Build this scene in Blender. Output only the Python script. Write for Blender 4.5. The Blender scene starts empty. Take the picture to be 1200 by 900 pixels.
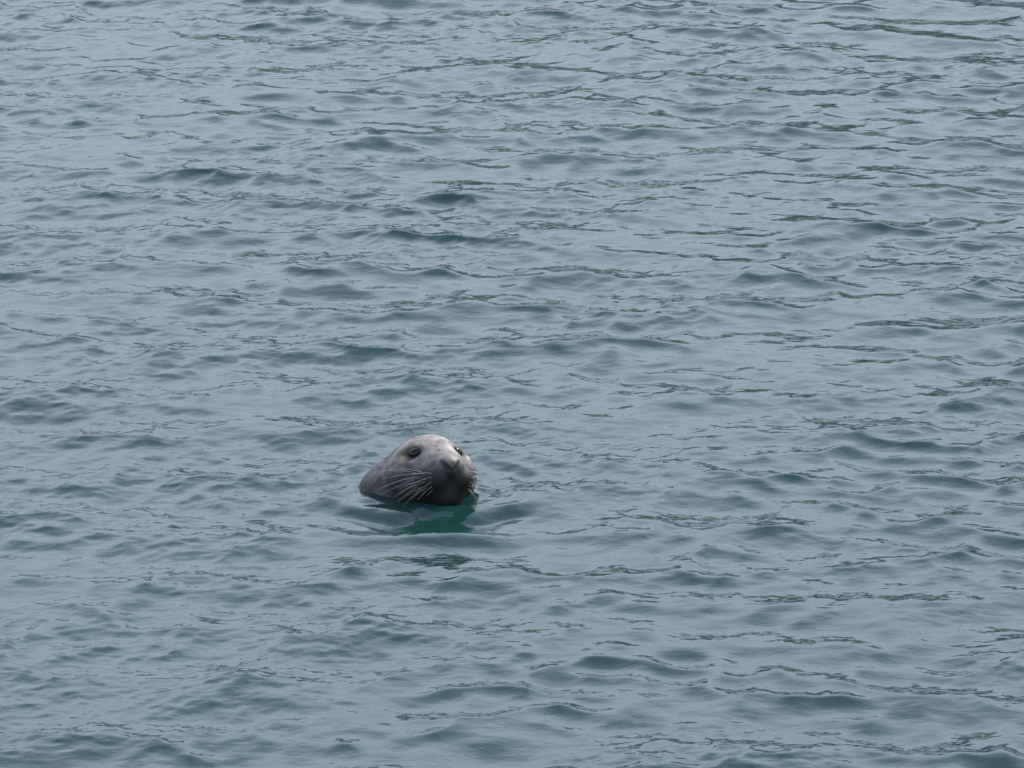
import bpy, bmesh, math, random
import numpy as np
from mathutils import Vector

rad = math.radians
sc = bpy.context.scene
C = sc.collection
rng = np.random.default_rng(11)
random.seed(5)

# ------------------------------------------------------------------ camera
CAM_H = 3.97
PITCH = 15.5
cam_d = bpy.data.cameras.new("camera")
cam = bpy.data.objects.new("camera", cam_d)
C.objects.link(cam)
cam.location = (0, 0, CAM_H)
cam.rotation_euler = (rad(90 - PITCH), 0, 0)
cam_d.sensor_width = 36
cam_d.lens = 220.7
cam_d.clip_start = 0.1
cam_d.clip_end = 9000
sc.camera = cam

# ------------------------------------------------------------------ light
SUN_EL, SUN_AZ = 42.0, 46.0          # azimuth clockwise from +Y (the view direction)
SKY_STRENGTH = 0.15
world = bpy.data.worlds.new("World")
sc.world = world
world.use_nodes = True
nt = world.node_tree
nt.nodes.clear()
wo = nt.nodes.new("ShaderNodeOutputWorld")
bg = nt.nodes.new("ShaderNodeBackground")
bg.inputs["Strength"].default_value = SKY_STRENGTH
sky = nt.nodes.new("ShaderNodeTexSky")
sky.sky_type = 'NISHITA'
sky.sun_disc = False
sky.sun_elevation = rad(SUN_EL)
sky.sun_rotation = rad(SUN_AZ)
sky.air_density = 1.0
sky.dust_density = 1.0
sky.ozone_density = 1.0
# thin broken cloud: grey-white veil mixed over the sky by direction
tc = nt.nodes.new("ShaderNodeTexCoord")
mp = nt.nodes.new("ShaderNodeMapping")
mp.inputs["Scale"].default_value = (2.0, 2.0, 5.0)
nz = nt.nodes.new("ShaderNodeTexNoise")
nz.inputs["Scale"].default_value = 1.6
nz.inputs["Detail"].default_value = 5
rmp = nt.nodes.new("ShaderNodeMapRange")
rmp.inputs["From Min"].default_value = 0.35
rmp.inputs["From Max"].default_value = 0.65
rmp.inputs["To Min"].default_value = 0.80
rmp.inputs["To Max"].default_value = 0.95
mix = nt.nodes.new("ShaderNodeMix")
mix.data_type = 'RGBA'
nt.links.new(tc.outputs["Generated"], mp.inputs["Vector"])
nt.links.new(mp.outputs["Vector"], nz.inputs["Vector"])
nt.links.new(nz.outputs["Fac"], rmp.inputs["Value"])
# the veil thins overhead and thickens towards the horizon, the same all round
sep = nt.nodes.new("ShaderNodeSeparateXYZ")
elv = nt.nodes.new("ShaderNodeMapRange")
elv.interpolation_type = 'SMOOTHSTEP'
elv.inputs["From Min"].default_value = 0.42
elv.inputs["From Max"].default_value = 0.80
elv.inputs["To Min"].default_value = 1.0
elv.inputs["To Max"].default_value = 0.27
mul = nt.nodes.new("ShaderNodeMath")
mul.operation = 'MULTIPLY'
nt.links.new(tc.outputs["Generated"], sep.inputs["Vector"])
nt.links.new(sep.outputs["Z"], elv.inputs["Value"])
nt.links.new(rmp.outputs["Result"], mul.inputs[0])
nt.links.new(elv.outputs["Result"], mul.inputs[1])
nt.links.new(mul.outputs["Value"], mix.inputs["Factor"])
hz = nt.nodes.new("ShaderNodeMapRange")            # the veil is greyer low down, as haze is
hz.interpolation_type = 'SMOOTHSTEP'
hz.inputs["From Min"].default_value = 0.02
hz.inputs["From Max"].default_value = 0.42
hz.inputs["To Min"].default_value = 0.52
hz.inputs["To Max"].default_value = 1.15
vm = nt.nodes.new("ShaderNodeVectorMath")
vm.operation = 'SCALE'
vm.inputs[0].default_value = (5.3, 6.05, 7.35)
nt.links.new(sep.outputs["Z"], hz.inputs["Value"])
nt.links.new(hz.outputs["Result"], vm.inputs["Scale"])
nt.links.new(vm.outputs["Vector"], mix.inputs["B"])
nt.links.new(sky.outputs["Color"], mix.inputs["A"])
nt.links.new(mix.outputs["Result"], bg.inputs["Color"])
nt.links.new(bg.outputs["Background"], wo.inputs["Surface"])

sun_d = bpy.data.lights.new("sun", 'SUN')
sun_d.energy = 3.3
sun_d.angle = rad(0.5)
sun_d.color = (1.0, 0.94, 0.86)
sun = bpy.data.objects.new("sun", sun_d)
C.objects.link(sun)
sdir = Vector((math.sin(rad(SUN_AZ)) * math.cos(rad(SUN_EL)),
               math.cos(rad(SUN_AZ)) * math.cos(rad(SUN_EL)), math.sin(rad(SUN_EL))))
sun.rotation_euler = sdir.to_track_quat('Z', 'Y').to_euler()
sun.location = sdir * 30

sc.view_settings.view_transform = 'Standard'
sc.view_settings.look = 'None'
sc.view_settings.gamma = 1
sc.view_settings.exposure = 0.93

# ------------------------------------------------------------------ helpers
def mesh_from(name, verts, faces, mat, parent=None, smooth=True):
    me = bpy.data.meshes.new(name)
    me.from_pydata([tuple(v) for v in verts], [], faces)
    me.materials.append(mat)
    if smooth:
        me.shade_smooth()
    o = bpy.data.objects.new(name, me)
    C.objects.link(o)
    o.parent = parent
    return o

def quad_grid(name, P, mat):
    """P: (ny, nx, 3) array -> one quad sheet"""
    ny, nx, _ = P.shape
    me = bpy.data.meshes.new(name)
    me.vertices.add(nx * ny)
    me.vertices.foreach_set("co", P.reshape(-1).astype(np.float32))
    i = np.arange((ny - 1) * (nx - 1))
    r, c = i // (nx - 1), i % (nx - 1)
    a = r * nx + c
    q = np.stack([a, a + 1, a + nx + 1, a + nx], 1).astype(np.int32)
    me.loops.add(q.size)
    me.loops.foreach_set("vertex_index", q.reshape(-1))
    me.polygons.add(len(q))
    me.polygons.foreach_set("loop_start", np.arange(0, q.size, 4, dtype=np.int32))
    me.update(calc_edges=True)
    me.shade_smooth()
    me.materials.append(mat)
    o = bpy.data.objects.new(name, me)
    C.objects.link(o)
    return o

def new_mat(name):
    m = bpy.data.materials.new(name)
    m.use_nodes = True
    t = m.node_tree
    return m, t, t.nodes["Principled BSDF"]

def smooth01(x):
    x = np.clip(x, 0, 1)
    return x * x * (3 - 2 * x)

# ------------------------------------------------------------------ water
SEAL = np.array([-0.172, 13.40])       # waterline centre of the seal's face

def water_material():
    m, t, p = new_mat("sea_water")
    N, L = t.nodes, t.links
    p.inputs["Roughness"].default_value = 0.03
    p.inputs["IOR"].default_value = 1.333
    p.inputs["Transmission Weight"].default_value = 0.65
    co = N.new("ShaderNodeTexCoord")
    n = N.new("ShaderNodeTexNoise"); n.inputs["Scale"].default_value = 0.55; n.inputs["Detail"].default_value = 3
    L.new(co.outputs["Object"], n.inputs["Vector"])
    cr = N.new("ShaderNodeValToRGB")
    cr.color_ramp.elements[0].position = 0.3; cr.color_ramp.elements[0].color = (0.016, 0.067, 0.058, 1)
    cr.color_ramp.elements[1].position = 0.7; cr.color_ramp.elements[1].color = (0.0195, 0.080, 0.069, 1)
    L.new(n.outputs["Fac"], cr.inputs["Fac"]); L.new(cr.outputs["Color"], p.inputs["Base Color"])
    mpg = N.new("ShaderNodeMapping"); mpg.inputs["Scale"].default_value = (1.0, 1.5, 1.0); mpg.inputs["Rotation"].default_value = (0, 0, rad(-12))
    L.new(co.outputs["Object"], mpg.inputs["Vector"])
    n2 = N.new("ShaderNodeTexNoise"); n2.inputs["Scale"].default_value = 26; n2.inputs["Detail"].default_value = 3; n2.inputs["Roughness"].default_value = 0.5
    L.new(mpg.outputs["Vector"], n2.inputs["Vector"])
    b = N.new("ShaderNodeBump"); b.inputs["Strength"].default_value = 1.0; b.inputs["Distance"].default_value = 0.0016
    L.new(n2.outputs["Fac"], b.inputs["Height"]); L.new(b.outputs["Normal"], p.inputs["Normal"])
    return m

def axis(lo, hi, fine, far):
    out = [hi]; s = fine
    while out[-1] < far:
        s *= 1.28; out.append(out[-1] + s)
    return out[1:]

def build_water():
    xf = np.arange(-2.4, 2.4, 0.005)
    xr = np.array(axis(0, xf[-1], 0.005, 4000))
    xs = np.concatenate([-xr[::-1] + (xf[0] + xf[-1]), xf, xr])
    yf = [10.6]
    while yf[-1] < 21.0:
        yf.append(yf[-1] + 0.00066 * yf[-1])
    yf = np.array(yf)
    yr = np.array(axis(0, yf[-1], 0.014, 5000))
    yl = np.array(axis(0, 0, 0.007, 600))
    ys = np.concatenate([yf[0] - yl[::-1], yf, yr])
    fx = smooth01((3.0 - np.abs(xs)) / 0.6)
    fy = smooth01((ys - 10.1) / 0.4) * smooth01((22.0 - ys) / 1.0)
    X, Y = np.meshgrid(xs, ys)
    nx, ny = len(xs), len(ys)
    Z = np.zeros((ny, nx)); DX = np.zeros((ny, nx)); DY = np.zeros((ny, nx))

    def group(n, l0, l1, slope, mean_deg, spread_deg, chop, env=None, seed=0):
        nonlocal Z, DX, DY
        g = np.random.default_rng(seed)
        lam = np.exp(g.uniform(np.log(l0), np.log(l1), n))
        k = 2 * np.pi / lam
        th = rad(mean_deg) + g.normal(0, rad(spread_deg), n)
        kx, ky = k * np.cos(th), k * np.sin(th)
        ph = g.uniform(0, 2 * np.pi, n)
        a = slope * np.sqrt(2.0 / n) / k * g.rayleigh(0.8, n)
        ax = np.outer(xs, kx); ay = np.outer(ys, ky) + ph
        cx, sx, cy, sy = np.cos(ax), np.sin(ax), np.cos(ay), np.sin(ay)
        cosm = lambda w: (cy * w) @ cx.T - (sy * w) @ sx.T
        sinm = lambda w: (sy * w) @ cx.T + (cy * w) @ sx.T
        e = np.outer(fy, fx)
        if env is not None:
            e = e * env
        Z += e * cosm(a)
        if chop:
            DX -= chop * e * sinm(a * kx / k)
            DY -= chop * e * sinm(a * ky / k)

    def blotch(l0, l1, n, seed):
        g = np.random.default_rng(seed)
        lam = np.exp(g.uniform(np.log(l0), np.log(l1), n)); k = 2 * np.pi / lam
        th = g.uniform(0, 2 * np.pi, n); ph = g.uniform(0, 2 * np.pi, n)
        ax = np.outer(xs, k * np.cos(th)); ay = np.outer(ys, k * np.sin(th)) + ph
        f = (np.cos(ay) @ np.cos(ax).T - np.sin(ay) @ np.sin(ax).T) * math.sqrt(2.0 / n)
        return f
    # angular position across the picture: -1 left edge, +1 right edge
    u = np.clip(X / (0.0815 * np.maximum(Y, 1)), -1.6, 1.6)
    v = np.clip((Y - 11.5) / 7.2, 0, 1)
    R = np.hypot(X - SEAL[0], (Y - SEAL[1]))
    calm = 1 - 0.22 * np.exp(-(((X - SEAL[0] - 0.05) / 0.40) ** 2 + ((Y - SEAL[1] + 0.35) / 0.55) ** 2))
    patch = smooth01(0.5 + 0.35 * blotch(0.7, 2.5, 24, 3) - 0.30 * u)     # wind-ruffled on the left, glassy on the right
    gust = np.clip(0.95 + 0.30 * blotch(0.6, 2.2, 30, 6), 0.35, 1.6)
    group(46, 0.21, 0.52, 0.064, 100, 45, 1.8, calm * 0.45 + 0.55, seed=21)
    group(200, 0.08, 0.22, 0.084, 97, 66, 1.7, calm * gust, seed=22)
    group(260, 0.040, 0.09, 0.050, 95, 80, 1.2, calm * (0.45 + 0.75 * patch), seed=23)
    group(420, 0.018, 0.040, 0.068, 105, 42, 0.3, calm * (0.05 + 1.0 * patch), seed=24)
    # fine parasitic ripples breaking up the backs of the crests
    dzdy = np.gradient(Z, axis=0) / np.gradient(ys)[:, None]
    back = smooth01((-dzdy - 0.03) / 0.12)
    group(300, 0.018, 0.050, 0.085, 95, 80, 0.4, calm * back, seed=25)
    # rings spreading from the seal's neck
    ang = np.arctan2(Y - SEAL[1], X - SEAL[0])
    rr = R + 0.015 * np.sin(3 * ang + 1) + 0.01 * np.sin(5 * ang)
    Z += 0.0022 * np.cos(2 * np.pi * (rr - 0.12) / 0.085) * np.exp(-((R - 0.16) / 0.16) ** 2) * (R > 0.06)
    # the swell the head pushes up before it, and the dip beyond
    R2 = np.hypot((X - SEAL[0] - 0.01) / 1.5, Y - SEAL[1]) - 0.075
    R2 = np.maximum(R2 + 0.012 * np.sin(3 * ang + 0.6) + 0.007 * np.sin(8 * ang + 2) + 0.004 * np.sin(13 * ang), 0)
    dd = np.arange(0, 1.2, 0.002)
    prof = np.interp(dd, [0, 0.04, 0.075, 0.135, 0.27, 0.34, 0.45, 0.6, 0.8], [0.003, 0.006, 0.011, -0.014, 0.005, -0.005, 0.003, -0.001, 0])
    ker = np.exp(-(np.arange(-20, 21) * 0.002 / 0.014) ** 2)
    prof = np.convolve(np.pad(prof, 20, mode='edge'), ker / ker.sum(), 'valid')
    Z += np.interp(R2, dd, prof, right=0) * (0.25 + 0.75 * smooth01((SEAL[1] + 0.05 - Y) / 0.1) * np.exp(-((X - SEAL[0] - 0.01) / 0.19) ** 2))
    P = np.stack([X + DX, Y + DY, Z], 2)
    w = quad_grid("water", P, water_material())
    w["kind"] = "structure"
    return w

build_water()

def build_seabed():
    m, t, p = new_mat("silt")
    p.inputs["Base Color"].default_value = (0.05, 0.075, 0.06, 1); p.inputs["Roughness"].default_value = 1.0
    n = 24
    g = np.linspace(-1, 1, n)
    X, Y = np.meshgrid(np.sign(g) * np.abs(g) ** 3 * 4000, np.sign(g) * np.abs(g) ** 3 * 4000)
    o = quad_grid("seabed", np.stack([X, Y + 500, -2.2 + 0.15 * np.sin(X * 0.7) * np.cos(Y * 0.5)], 2), m)
    o["kind"] = "structure"
build_seabed()

# ------------------------------------------------------------------ far shore, reflected in the ripples
def build_hills():
    m, t, p = new_mat("wooded_shore")
    N, L = t.nodes, t.links
    p.inputs["Roughness"].default_value = 0.9
    co = N.new("ShaderNodeTexCoord")
    n = N.new("ShaderNodeTexNoise"); n.inputs["Scale"].default_value = 0.28; n.inputs["Detail"].default_value = 6
    L.new(co.outputs["Object"], n.inputs["Vector"])
    cr = N.new("ShaderNodeValToRGB")
    e = cr.color_ramp.elements
    e[0].position = 0.35; e[0].color = (0.003, 0.004, 0.004, 1)
    e[1].position = 0.66; e[1].color = (0.50, 0.43, 0.38, 1)
    x = cr.color_ramp.elements.new(0.56); x.color = (0.010, 0.011, 0.007, 1)
    x = cr.color_ramp.elements.new(0.60); x.color = (0.05, 0.045, 0.03, 1)
    L.new(n.outputs["Fac"], cr.inputs["Fac"]); L.new(cr.outputs["Color"], p.inputs["Base Color"])
    g = np.random.default_rng(8)
    na, nr = 360, 26
    az = np.radians(np.linspace(-62, 62, na))
    r = np.linspace(0, 1, nr)
    A, Rr = np.meshgrid(az, r)
    dist = 42 + 50 * Rr
    top = 3.5 + 5.0 * smooth01((np.degrees(A) + 8) / 11)
    h = top * np.clip(Rr / 0.55, 0, 1) ** 0.6
    for i in range(40):
        ka, kr, ph = g.uniform(15, 160), g.uniform(0, 14), g.uniform(0, 6.28)
        h = h + 0.45 * np.sin(ka * A + kr * Rr + ph) * np.clip(Rr * 4, 0, 1) * (60 / (ka + 30)) * 0.6
    h[0] = -1.0
    P = np.stack([np.sin(A) * dist, np.cos(A) * dist, h], 2)
    o = quad_grid("hills", P, m)
    o["kind"] = "structure"
build_hills()

# ------------------------------------------------------------------ seal
YAW, ROLL, TILT = rad(21), rad(5), rad(12)
cyw, syw = math.cos(YAW), math.sin(YAW)
# head axes in seal space: r to its image-right, f forward, u up
F = np.array([syw, -cyw, 0.0])
Rt = np.array([cyw, syw, 0.0])
U = np.array([0, 0, 1.0])
Rt2 = Rt * math.cos(ROLL) - U * math.sin(ROLL)
U2 = U * math.cos(ROLL) + Rt * math.sin(ROLL)
F2 = F * math.cos(TILT) + U2 * math.sin(TILT)
U2 = U2 * math.cos(TILT) - F * math.sin(TILT)
PH = np.array([0, -0.06, 0.05])                     # the head turns about this point of its own
PIV = PH[1] * F + np.array([0, 0, 0.056])

def to_head(p):
    q = p - PIV
    return np.stack([q @ Rt2, q @ F2, q @ U2], -1) + PH

def dir_from_head(d):
    d = np.asarray(d, float)
    return d[..., 0:1] * Rt2 + d[..., 1:2] * F2 + d[..., 2:3] * U2

def from_head(h):
    return PIV + dir_from_head(np.asarray(h, float) - PH)

def ell(p, c, r):
    q = (p - np.array(c)); r = np.array(r)
    k0 = np.linalg.norm(q / r, axis=-1); k1 = np.linalg.norm(q / (r * r), axis=-1)
    return k0 * (k0 - 1) / np.maximum(k1, 1e-9)

def cone(p, a, b, ra, rb):
    a, b = np.array(a, float), np.array(b, float)
    ab = b - a
    t = np.clip(((p - a) @ ab) / (ab @ ab), 0, 1)
    return np.linalg.norm(p - a - t[..., None] * ab, axis=-1) - (ra + (rb - ra) * t)

def smin(a, b, k):
    h = np.clip(0.5 + 0.5 * (b - a) / k, 0, 1)
    return b + (a - b) * h - k * h * (1 - h)

def smax(a, b, k):
    return -smin(-a, -b, k)

EYE = {-1: np.array([-0.0545, 0.012, 0.077]), 1: np.array([0.0545, 0.012, 0.077])}

def sdf(p):
    h = to_head(p)
    hs = h.copy(); hs[..., 0] = np.abs(hs[..., 0])
    d = ell(hs, (0, -0.055, 0.030), (0.089, 0.100, 0.076))
    d = smin(d, ell(hs, (0.053, -0.016, 0.018), (0.047, 0.060, 0.052)), 0.03)
    d = smin(d, cone(hs, (0, -0.02, 0.050), (0, 0.065, 0.040), 0.054, 0.038), 0.04)
    d = smin(d, ell(hs, (0.029, 0.067, 0.019), (0.034, 0.038, 0.031)), 0.018)        # whisker pads
    d = smin(d, ell(hs, (0, 0.084, 0.052), (0.027, 0.024, 0.020)), 0.016)            # nose
    d = smin(d, ell(hs, (0, 0.052, -0.016), (0.044, 0.046, 0.036)), 0.022)           # chin
    # eye sockets, slanting down to the outer corner
    e = hs - np.array([0.062, 0.018, 0.078])
    e = np.stack([e[..., 0] * 0.93 - e[..., 2] * 0.36, e[..., 1], e[..., 0] * 0.36 + e[..., 2] * 0.93], -1)
    d = smax(d, -ell(e, (0, 0, 0), (0.0215, 0.013, 0.0130)), 0.014)
    # nostrils: two slits slanting outwards
    d = smax(d, -cone(hs, (0.006, 0.109, 0.044), (0.024, 0.100, 0.064), 0.0034, 0.0052), 0.003)
    # groove between the pads
    d = smax(d, -cone(hs, (0, 0.110, 0.040), (0, 0.106, 0.006), 0.002, 0.0030), 0.005)
    # ear holes
    d = smax(d, -ell(hs, (0.086, -0.075, 0.058), (0.007, 0.010, 0.007)), 0.008)
    # neck and the hanging body
    n = ell(p, (-0.053, 0.047, -0.050), (0.128, 0.090, 0.130))
    n = smin(n, cone(p, (-0.06, 0.10, -0.16), (-0.12, 0.42, -0.50), 0.10, 0.19), 0.06)
    d = smin(d, n, 0.012)
    return d

def seal_materials():
    m, t, p = new_mat("seal_pelage")
    p.inputs["Specular IOR Level"].default_value = 0.2
    N, L = t.nodes, t.links
    at = N.new("ShaderNodeAttribute"); at.attribute_name = "pelage"
    co = N.new("ShaderNodeTexCoord")
    n = N.new("ShaderNodeTexNoise"); n.inputs["Scale"].default_value = 55; n.inputs["Detail"].default_value = 5; n.inputs["Roughness"].default_value = 0.65
    L.new(co.outputs["Object"], n.inputs["Vector"])
    mr = N.new("ShaderNodeMapRange"); mr.inputs["From Min"].default_value = 0.3; mr.inputs["From Max"].default_value = 0.7
    mr.inputs["To Min"].default_value = 0.72; mr.inputs["To Max"].default_value = 1.2
    L.new(n.outputs["Fac"], mr.inputs["Value"])
    mx = N.new("ShaderNodeMix"); mx.data_type = 'RGBA'; mx.blend_type = 'MULTIPLY'; mx.inputs["Factor"].default_value = 1
    L.new(at.outputs["Color"], mx.inputs["A"]); L.new(mr.outputs["Result"], mx.inputs["B"])
    L.new(mx.outputs["Result"], p.inputs["Base Color"])
    mr2 = N.new("ShaderNodeMapRange"); mr2.inputs["To Min"].default_value = 0.62; mr2.inputs["To Max"].default_value = 0.34
    L.new(at.outputs["Alpha"], mr2.inputs["Value"]); L.new(mr2.outputs["Result"], p.inputs["Roughness"])
    n3 = N.new("ShaderNodeTexNoise"); n3.inputs["Scale"].default_value = 260; n3.inputs["Detail"].default_value = 3
    L.new(co.outputs["Object"], n3.inputs["Vector"])
    b = N.new("ShaderNodeBump"); b.inputs["Strength"].default_value = 0.6; b.inputs["Distance"].default_value = 0.001
    L.new(n3.outputs["Fac"], b.inputs["Height"]); L.new(b.outputs["Normal"], p.inputs["Normal"])
    f, t, p2 = new_mat("seal_fur")
    at = t.nodes.new("ShaderNodeAttribute"); at.attribute_name = "pelage"
    t.links.new(at.outputs["Color"], p2.inputs["Base Color"]); p2.inputs["Roughness"].default_value = 0.30; p2.inputs["Specular IOR Level"].default_value = 0.15
    e, t, p3 = new_mat("seal_eye")
    p3.inputs["Base Color"].default_value = (0.008, 0.006, 0.005, 1); p3.inputs["Roughness"].default_value = 0.08; p3.inputs["Specular IOR Level"].default_value = 0.22
    w, t, p4 = new_mat("seal_whisker")
    p4.inputs["Base Color"].default_value = (0.42, 0.40, 0.36, 1); p4.inputs["Roughness"].default_value = 0.35
    return m, f, e, w

def lerp(a, b, t):
    return a + (b - a) * t[..., None]

def pelage(p):
    """pelage colour (rgb) and wetness (a) at points of the seal"""
    h = to_head(p)
    x, f, u = np.abs(h[:, 0]), h[:, 1], h[:, 2]
    g = lambda c, s: np.exp(-(((h - np.array(c)) / np.array(s)) ** 2).sum(-1))
    gs = lambda c, s: np.exp(-(((np.stack([x, f, u], 1) - np.array(c)) / np.array(s)) ** 2).sum(-1))
    col = np.tile(np.array([0.225, 0.200, 0.190]), (len(p), 1))
    col = lerp(col, np.array([0.036, 0.035, 0.037]), smooth01((0.080 - u + 0.25 * (f - 0.02)) / 0.06))         # darker throat and lower cheeks, their shade painted into the pelage
    col = lerp(col, np.array([0.036, 0.034, 0.034]), 0.8 * smooth01((-f - 0.075) / 0.06))  # nape
    col = lerp(col, np.array([0.11, 0.10, 0.095]), 0.7 * gs((0, 0.075, 0.075), (0.03, 0.035, 0.025)))
    mot = np.zeros(len(p)); gm = np.random.default_rng(31)
    for i in range(60):
        kv = gm.normal(0, 1, 3); kv *= gm.uniform(90, 330) / np.linalg.norm(kv)
        mot += np.sin(p @ kv + gm.uniform(0, 6.28)) / math.sqrt(30)
    col *= (1 - 0.38 * smooth01((mot - 0.35) / 0.9) + 0.22 * smooth01((-mot - 0.4) / 0.9))[:, None]
    muz = smooth01((0.047 - u) / 0.022) * smooth01((f - 0.005) / 0.05) * smooth01((0.085 - x) / 0.035)
    col = lerp(col, np.array([0.008, 0.008, 0.008]), muz)  # dark muzzle pelage, with the shade on the chin painted in
    col = lerp(col, np.array([0.02, 0.018, 0.017]), np.clip(1.5 * gs((0.056, 0.004, 0.076), (0.030, 0.028, 0.0195)), 0, 0.96))
    col = lerp(col, np.array([0.23, 0.19, 0.13]), 0.7 * gs((0.079, 0.0, 0.062), (0.012, 0.016, 0.008)))
    col = lerp(col, np.array([0.03, 0.027, 0.027]), 0.8 * gs((0.083, -0.078, 0.056), (0.010, 0.014, 0.016)))
    sl = cone(np.stack([x, f, u], 1), (0.006, 0.109, 0.044), (0.024, 0.100, 0.064), 0.003, 0.0045)
    col = lerp(col, np.array([0.006, 0.006, 0.006]), 0.75 * smooth01((0.0040 - sl) / 0.004))  # shade inside the nostril slits, painted as dark colour
    wet = np.clip(smooth01((0.05 - u) / 0.05) * smooth01((0.01 - f) / 0.04) + gs((0, 0.10, 0.045), (0.03, 0.03, 0.03)), 0, 1)
    return np.concatenate([np.clip(col, 0.005, 1), wet[:, None]], 1)

def set_attr(me, arr):
    at = me.color_attributes.new("pelage", 'FLOAT_COLOR', 'POINT')
    at.data.foreach_set("color", arr.astype(np.float32).reshape(-1))

def tube(name, pts, r0, r1, mat, parent, n=5):
    pts = [Vector(q) for q in pts]
    V, Fc = [], []
    for i, q in enumerate(pts):
        d = (pts[min(i + 1, len(pts) - 1)] - pts[max(i - 1, 0)]).normalized()
        a = d.orthogonal().normalized(); b = d.cross(a)
        r = r0 + (r1 - r0) * i / (len(pts) - 1)
        for k in range(n):
            w = 2 * math.pi * k / n
            V.append(q + (a * math.cos(w) + b * math.sin(w)) * r)
    for i in range(len(pts) - 1):
        for k in range(n):
            k2 = (k + 1) % n
            Fc.append((i * n + k, i * n + k2, (i + 1) * n + k2, (i + 1) * n + k))
    Fc.append(tuple(range(n))[::-1]); Fc.append(tuple((len(pts) - 1) * n + k for k in range(n)))
    return mesh_from(name, V, Fc, mat, parent)

def surf_ray(c, d, far=1.0):
    """outermost surface point along c + t d"""
    t = np.full(len(d), far)
    for _ in range(70):
        t -= 0.8 * sdf(c + t[:, None] * d)
    return c + t[:, None] * d

def build_seal():
    m_p, m_f, m_e, m_w = seal_materials()
    root = bpy.data.objects.new("seal", None)
    C.objects.link(root)
    root.location = (SEAL[0], SEAL[1], 0.0)
    root["label"] = "wet grey seal with its whiskered head raised out of the rippled water"
    root["category"] = "seal"
    # body: outermost surface of the field seen from a point in the head
    bm = bmesh.new()
    bmesh.ops.create_icosphere(bm, subdivisions=7, radius=1)
    bm.verts.ensure_lookup_table()
    d = np.array([v.co[:] for v in bm.verts]); d /= np.linalg.norm(d, axis=1)[:, None]
    c0 = from_head(np.array([[0.0, 0.0, 0.03]]))[0]
    P = surf_ray(c0, d)
    me = bpy.data.meshes.new("body")
    bm.to_mesh(me); bm.free()
    me.vertices.foreach_set("co", P.astype(np.float32).reshape(-1))
    me.update(); me.shade_smooth()
    me.materials.append(m_p)
    set_attr(me, pelage(P))
    body = bpy.data.objects.new("body", me); C.objects.link(body); body.parent = root

    # fur: short hairs lying back along the skin
    g = np.random.default_rng(4)
    keep = np.where(P[:, 2] > -0.03)[0]
    nh = 26000
    idx = g.choice(keep, nh)
    p = P[idx] + g.normal(0, 0.0008, (nh, 3))
    e = 1e-4
    nrm = np.stack([sdf(p + np.eye(3)[k] * e) - sdf(p - np.eye(3)[k] * e) for k in range(3)], 1)
    nrm /= np.linalg.norm(nrm, axis=1)[:, None] + 1e-9
    p = p - nrm * sdf(p)[:, None]
    h = to_head(p)
    flow = dir_from_head(np.stack([0.8 * h[:, 0] / 0.08, -np.ones(nh), -0.35 * np.ones(nh)], 1))
    flow += g.normal(0, 0.22, (nh, 3))
    flow -= nrm * (flow * nrm).sum(1)[:, None]
    flow /= np.linalg.norm(flow, axis=1)[:, None] + 1e-9
    back = smooth01((-h[:, 1] - 0.06) / 0.08)
    ln = (0.0045 + 0.009 * back) * g.uniform(0.6, 1.3, nh)
    eyeclear = np.min([np.linalg.norm(h - EYE[s], axis=1) for s in (-1, 1)], axis=0)
    ln = np.where(eyeclear < 0.022, 0.0015, ln)
    ln = np.where((h[:, 1] > 0.085), 0.002, ln)
    side = np.cross(nrm, flow)
    wd = (0.00042 + 0.0004 * back)[:, None]
    tip = p + flow * ln[:, None] + nrm * (0.16 * ln)[:, None]
    a = p - side * wd - nrm * 0.0003; b = p + side * wd - nrm * 0.0003
    V = np.stack([a, b, tip], 1).reshape(-1, 3)
    col = pelage(p); col[:, :3] *= (g.uniform(0.7, 1.35, nh) * np.where(g.random(nh) < 0.10 + 0.08 * back, 2.2, 1.0))[:, None]
    fm = bpy.data.meshes.new("fur")
    fm.from_pydata(V.tolist(), [], [(3 * i, 3 * i + 1, 3 * i + 2) for i in range(nh)])
    set_attr(fm, np.repeat(col, 3, 0)); fm.materials.append(m_f)
    fo = bpy.data.objects.new("fur", fm); C.objects.link(fo); fo.parent = root
    fo["kind"] = "stuff"

    # wet tufts combed down the neck
    g = np.random.default_rng(14)
    h = to_head(P)
    nk = np.where((P[:, 2] > -0.02) & (h[:, 1] < -0.055) & (h[:, 0] < 0.02))[0]
    idx = g.choice(nk, 420)
    V, cc = [], []
    for i in idx:
        q = P[i].copy(); e3 = np.eye(3)
        d0 = np.array([-0.75, -0.1, -0.75]) + g.normal(0, 0.15, 3)
        L = g.uniform(0.010, 0.026); n_s = 4; wv = g.uniform(0.0004, 0.0009)
        row = []
        for j in range(n_s + 1):
            nn = np.array([sdf((q + e3[k] * 1e-4)[None])[0] - sdf((q - e3[k] * 1e-4)[None])[0] for k in range(3)]); nn /= np.linalg.norm(nn)
            q = q - nn * (sdf(q[None])[0] - 0.0006)
            dt = d0 - nn * (d0 @ nn); dt /= np.linalg.norm(dt)
            sd = np.cross(nn, dt)
            wj = wv * (1 - 0.85 * j / n_s)
            row += [q - sd * wj, q + nn * wj * 0.8, q + sd * wj]
            q = q + dt * L / n_s
        V.append(row); cc.append(np.array([0.30, 0.28, 0.27]) * g.uniform(0.25, 1.0))
    tv, tf, tcol = [], [], []
    for row, c in zip(V, cc):
        o = len(tv); tv += [tuple(r) for r in row]; tcol += [(*c, 1.0)] * len(row)
        for j in range(len(row) // 3 - 1):
            a_ = o + 3 * j
            tf += [(a_, a_ + 1, a_ + 4, a_ + 3), (a_ + 1, a_ + 2, a_ + 5, a_ + 4)]
    tuft = mesh_from("neck_fur", tv, tf, m_f, root)
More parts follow.
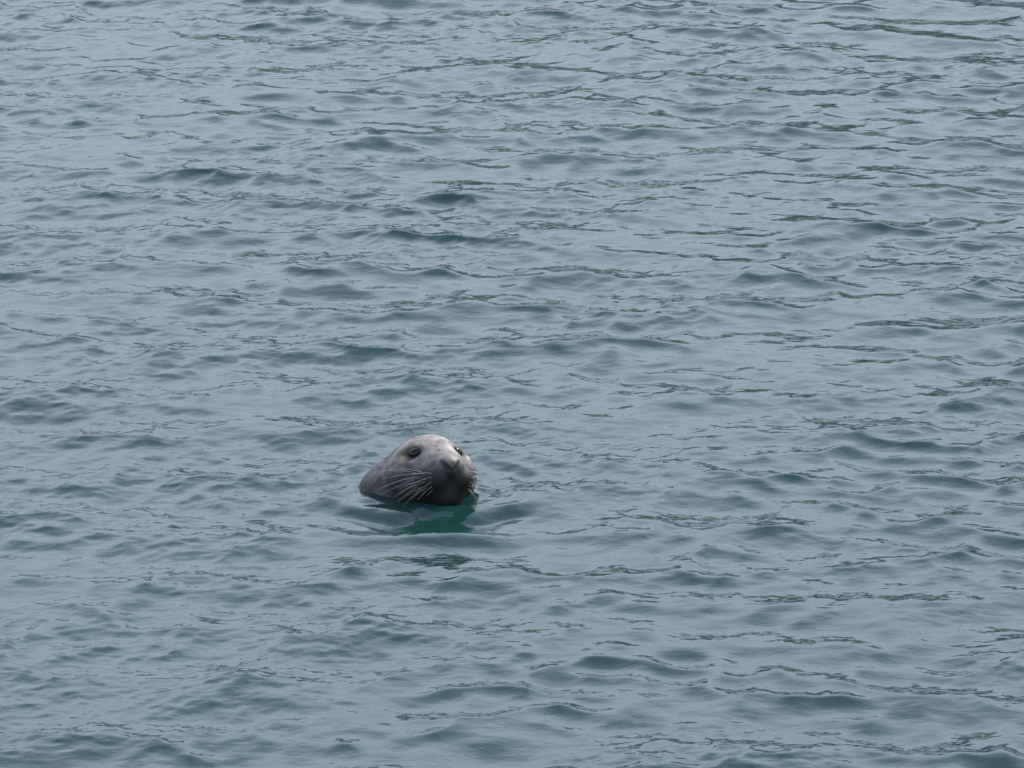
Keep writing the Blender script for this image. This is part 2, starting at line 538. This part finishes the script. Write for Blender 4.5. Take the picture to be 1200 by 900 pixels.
    set_attr(tuft.data, np.array(tcol)); tuft["kind"] = "stuff"

    # eyes
    for s in (-1, 1):
        b = bmesh.new(); bmesh.ops.create_uvsphere(b, u_segments=24, v_segments=16, radius=1)
        q = np.array([v.co[:] for v in b.verts]) * np.array([0.0175, 0.0120, 0.0120])
        q = np.stack([q[:, 0] * 0.93 + s * q[:, 2] * 0.36, q[:, 1], -s * q[:, 0] * 0.36 + q[:, 2] * 0.93], 1)
        hc = np.array([s * 0.0475, 0.0040, 0.0755])
        w = from_head(q + hc)
        em = bpy.data.meshes.new("eye"); b.to_mesh(em); b.free()
        em.vertices.foreach_set("co", w.astype(np.float32).reshape(-1)); em.update(); em.shade_smooth(); em.materials.append(m_e)
        eo = bpy.data.objects.new("eye", em); C.objects.link(eo); eo.parent = root

    # whiskers on the muzzle, then the few long hairs over the eyes
    g = np.random.default_rng(9)
    ch = from_head(np.array([[0.0, 0.05, 0.03]]))[0]
    for s in (-1, 1):
        for row in range(5):
            for k in range(5 if row < 4 else 4):
                hx = np.array([s * (0.034 + 0.007 * k), 0.088 - 0.010 * k + g.normal(0, 0.002), 0.034 - 0.0075 * row + g.normal(0, 0.0018)])
                w = from_head(hx[None])[0]
                dd = (w - ch); dd /= np.linalg.norm(dd)
                base = surf_ray(ch, dd[None], 0.2)[0] - dd * 0.001
                dirh = np.array([s * (0.9 + 0.08 * k), 0.10 - 0.18 * k + g.normal(0, 0.06), 0.08 - 0.21 * row + g.normal(0, 0.09)])
                dv = dir_from_head(dirh[None])[0]; dv /= np.linalg.norm(dv)
                ln = (0.042 + 0.011 * k - 0.004 * row) * g.uniform(0.55, 1.2)
                sag = np.array([0, 0, -1.0]) * 0.22 + dir_from_head(np.array([[0, -0.25, 0]]))[0]
                pts = [base + dv * ln * t + sag * ln * t * t for t in np.linspace(0, 1, 7)]
                tube("whisker", pts, 0.00030, 0.00012, m_w, root)
    for hx, dh, ln in (((-0.040, 0.004, 0.103), (-0.45, -0.2, 0.85), 0.050), ((-0.046, 0.002, 0.100), (-0.75, -0.2, 0.6), 0.038),
                       ((0.034, 0.004, 0.103), (0.25, -0.2, 0.9), 0.036), ((0.041, 0.002, 0.101), (0.6, -0.2, 0.8), 0.034)):
        w = from_head(np.array([hx]))[0]; dd = w - ch; dd /= np.linalg.norm(dd)
        base = surf_ray(ch, dd[None], 0.2)[0] - dd * 0.001
        dv = dir_from_head(np.array([dh]))[0]; dv /= np.linalg.norm(dv)
        tube("whisker", [base + dv * ln * t for t in np.linspace(0, 1, 5)], 0.00036, 0.00016, m_w, root)
    return root

build_seal()
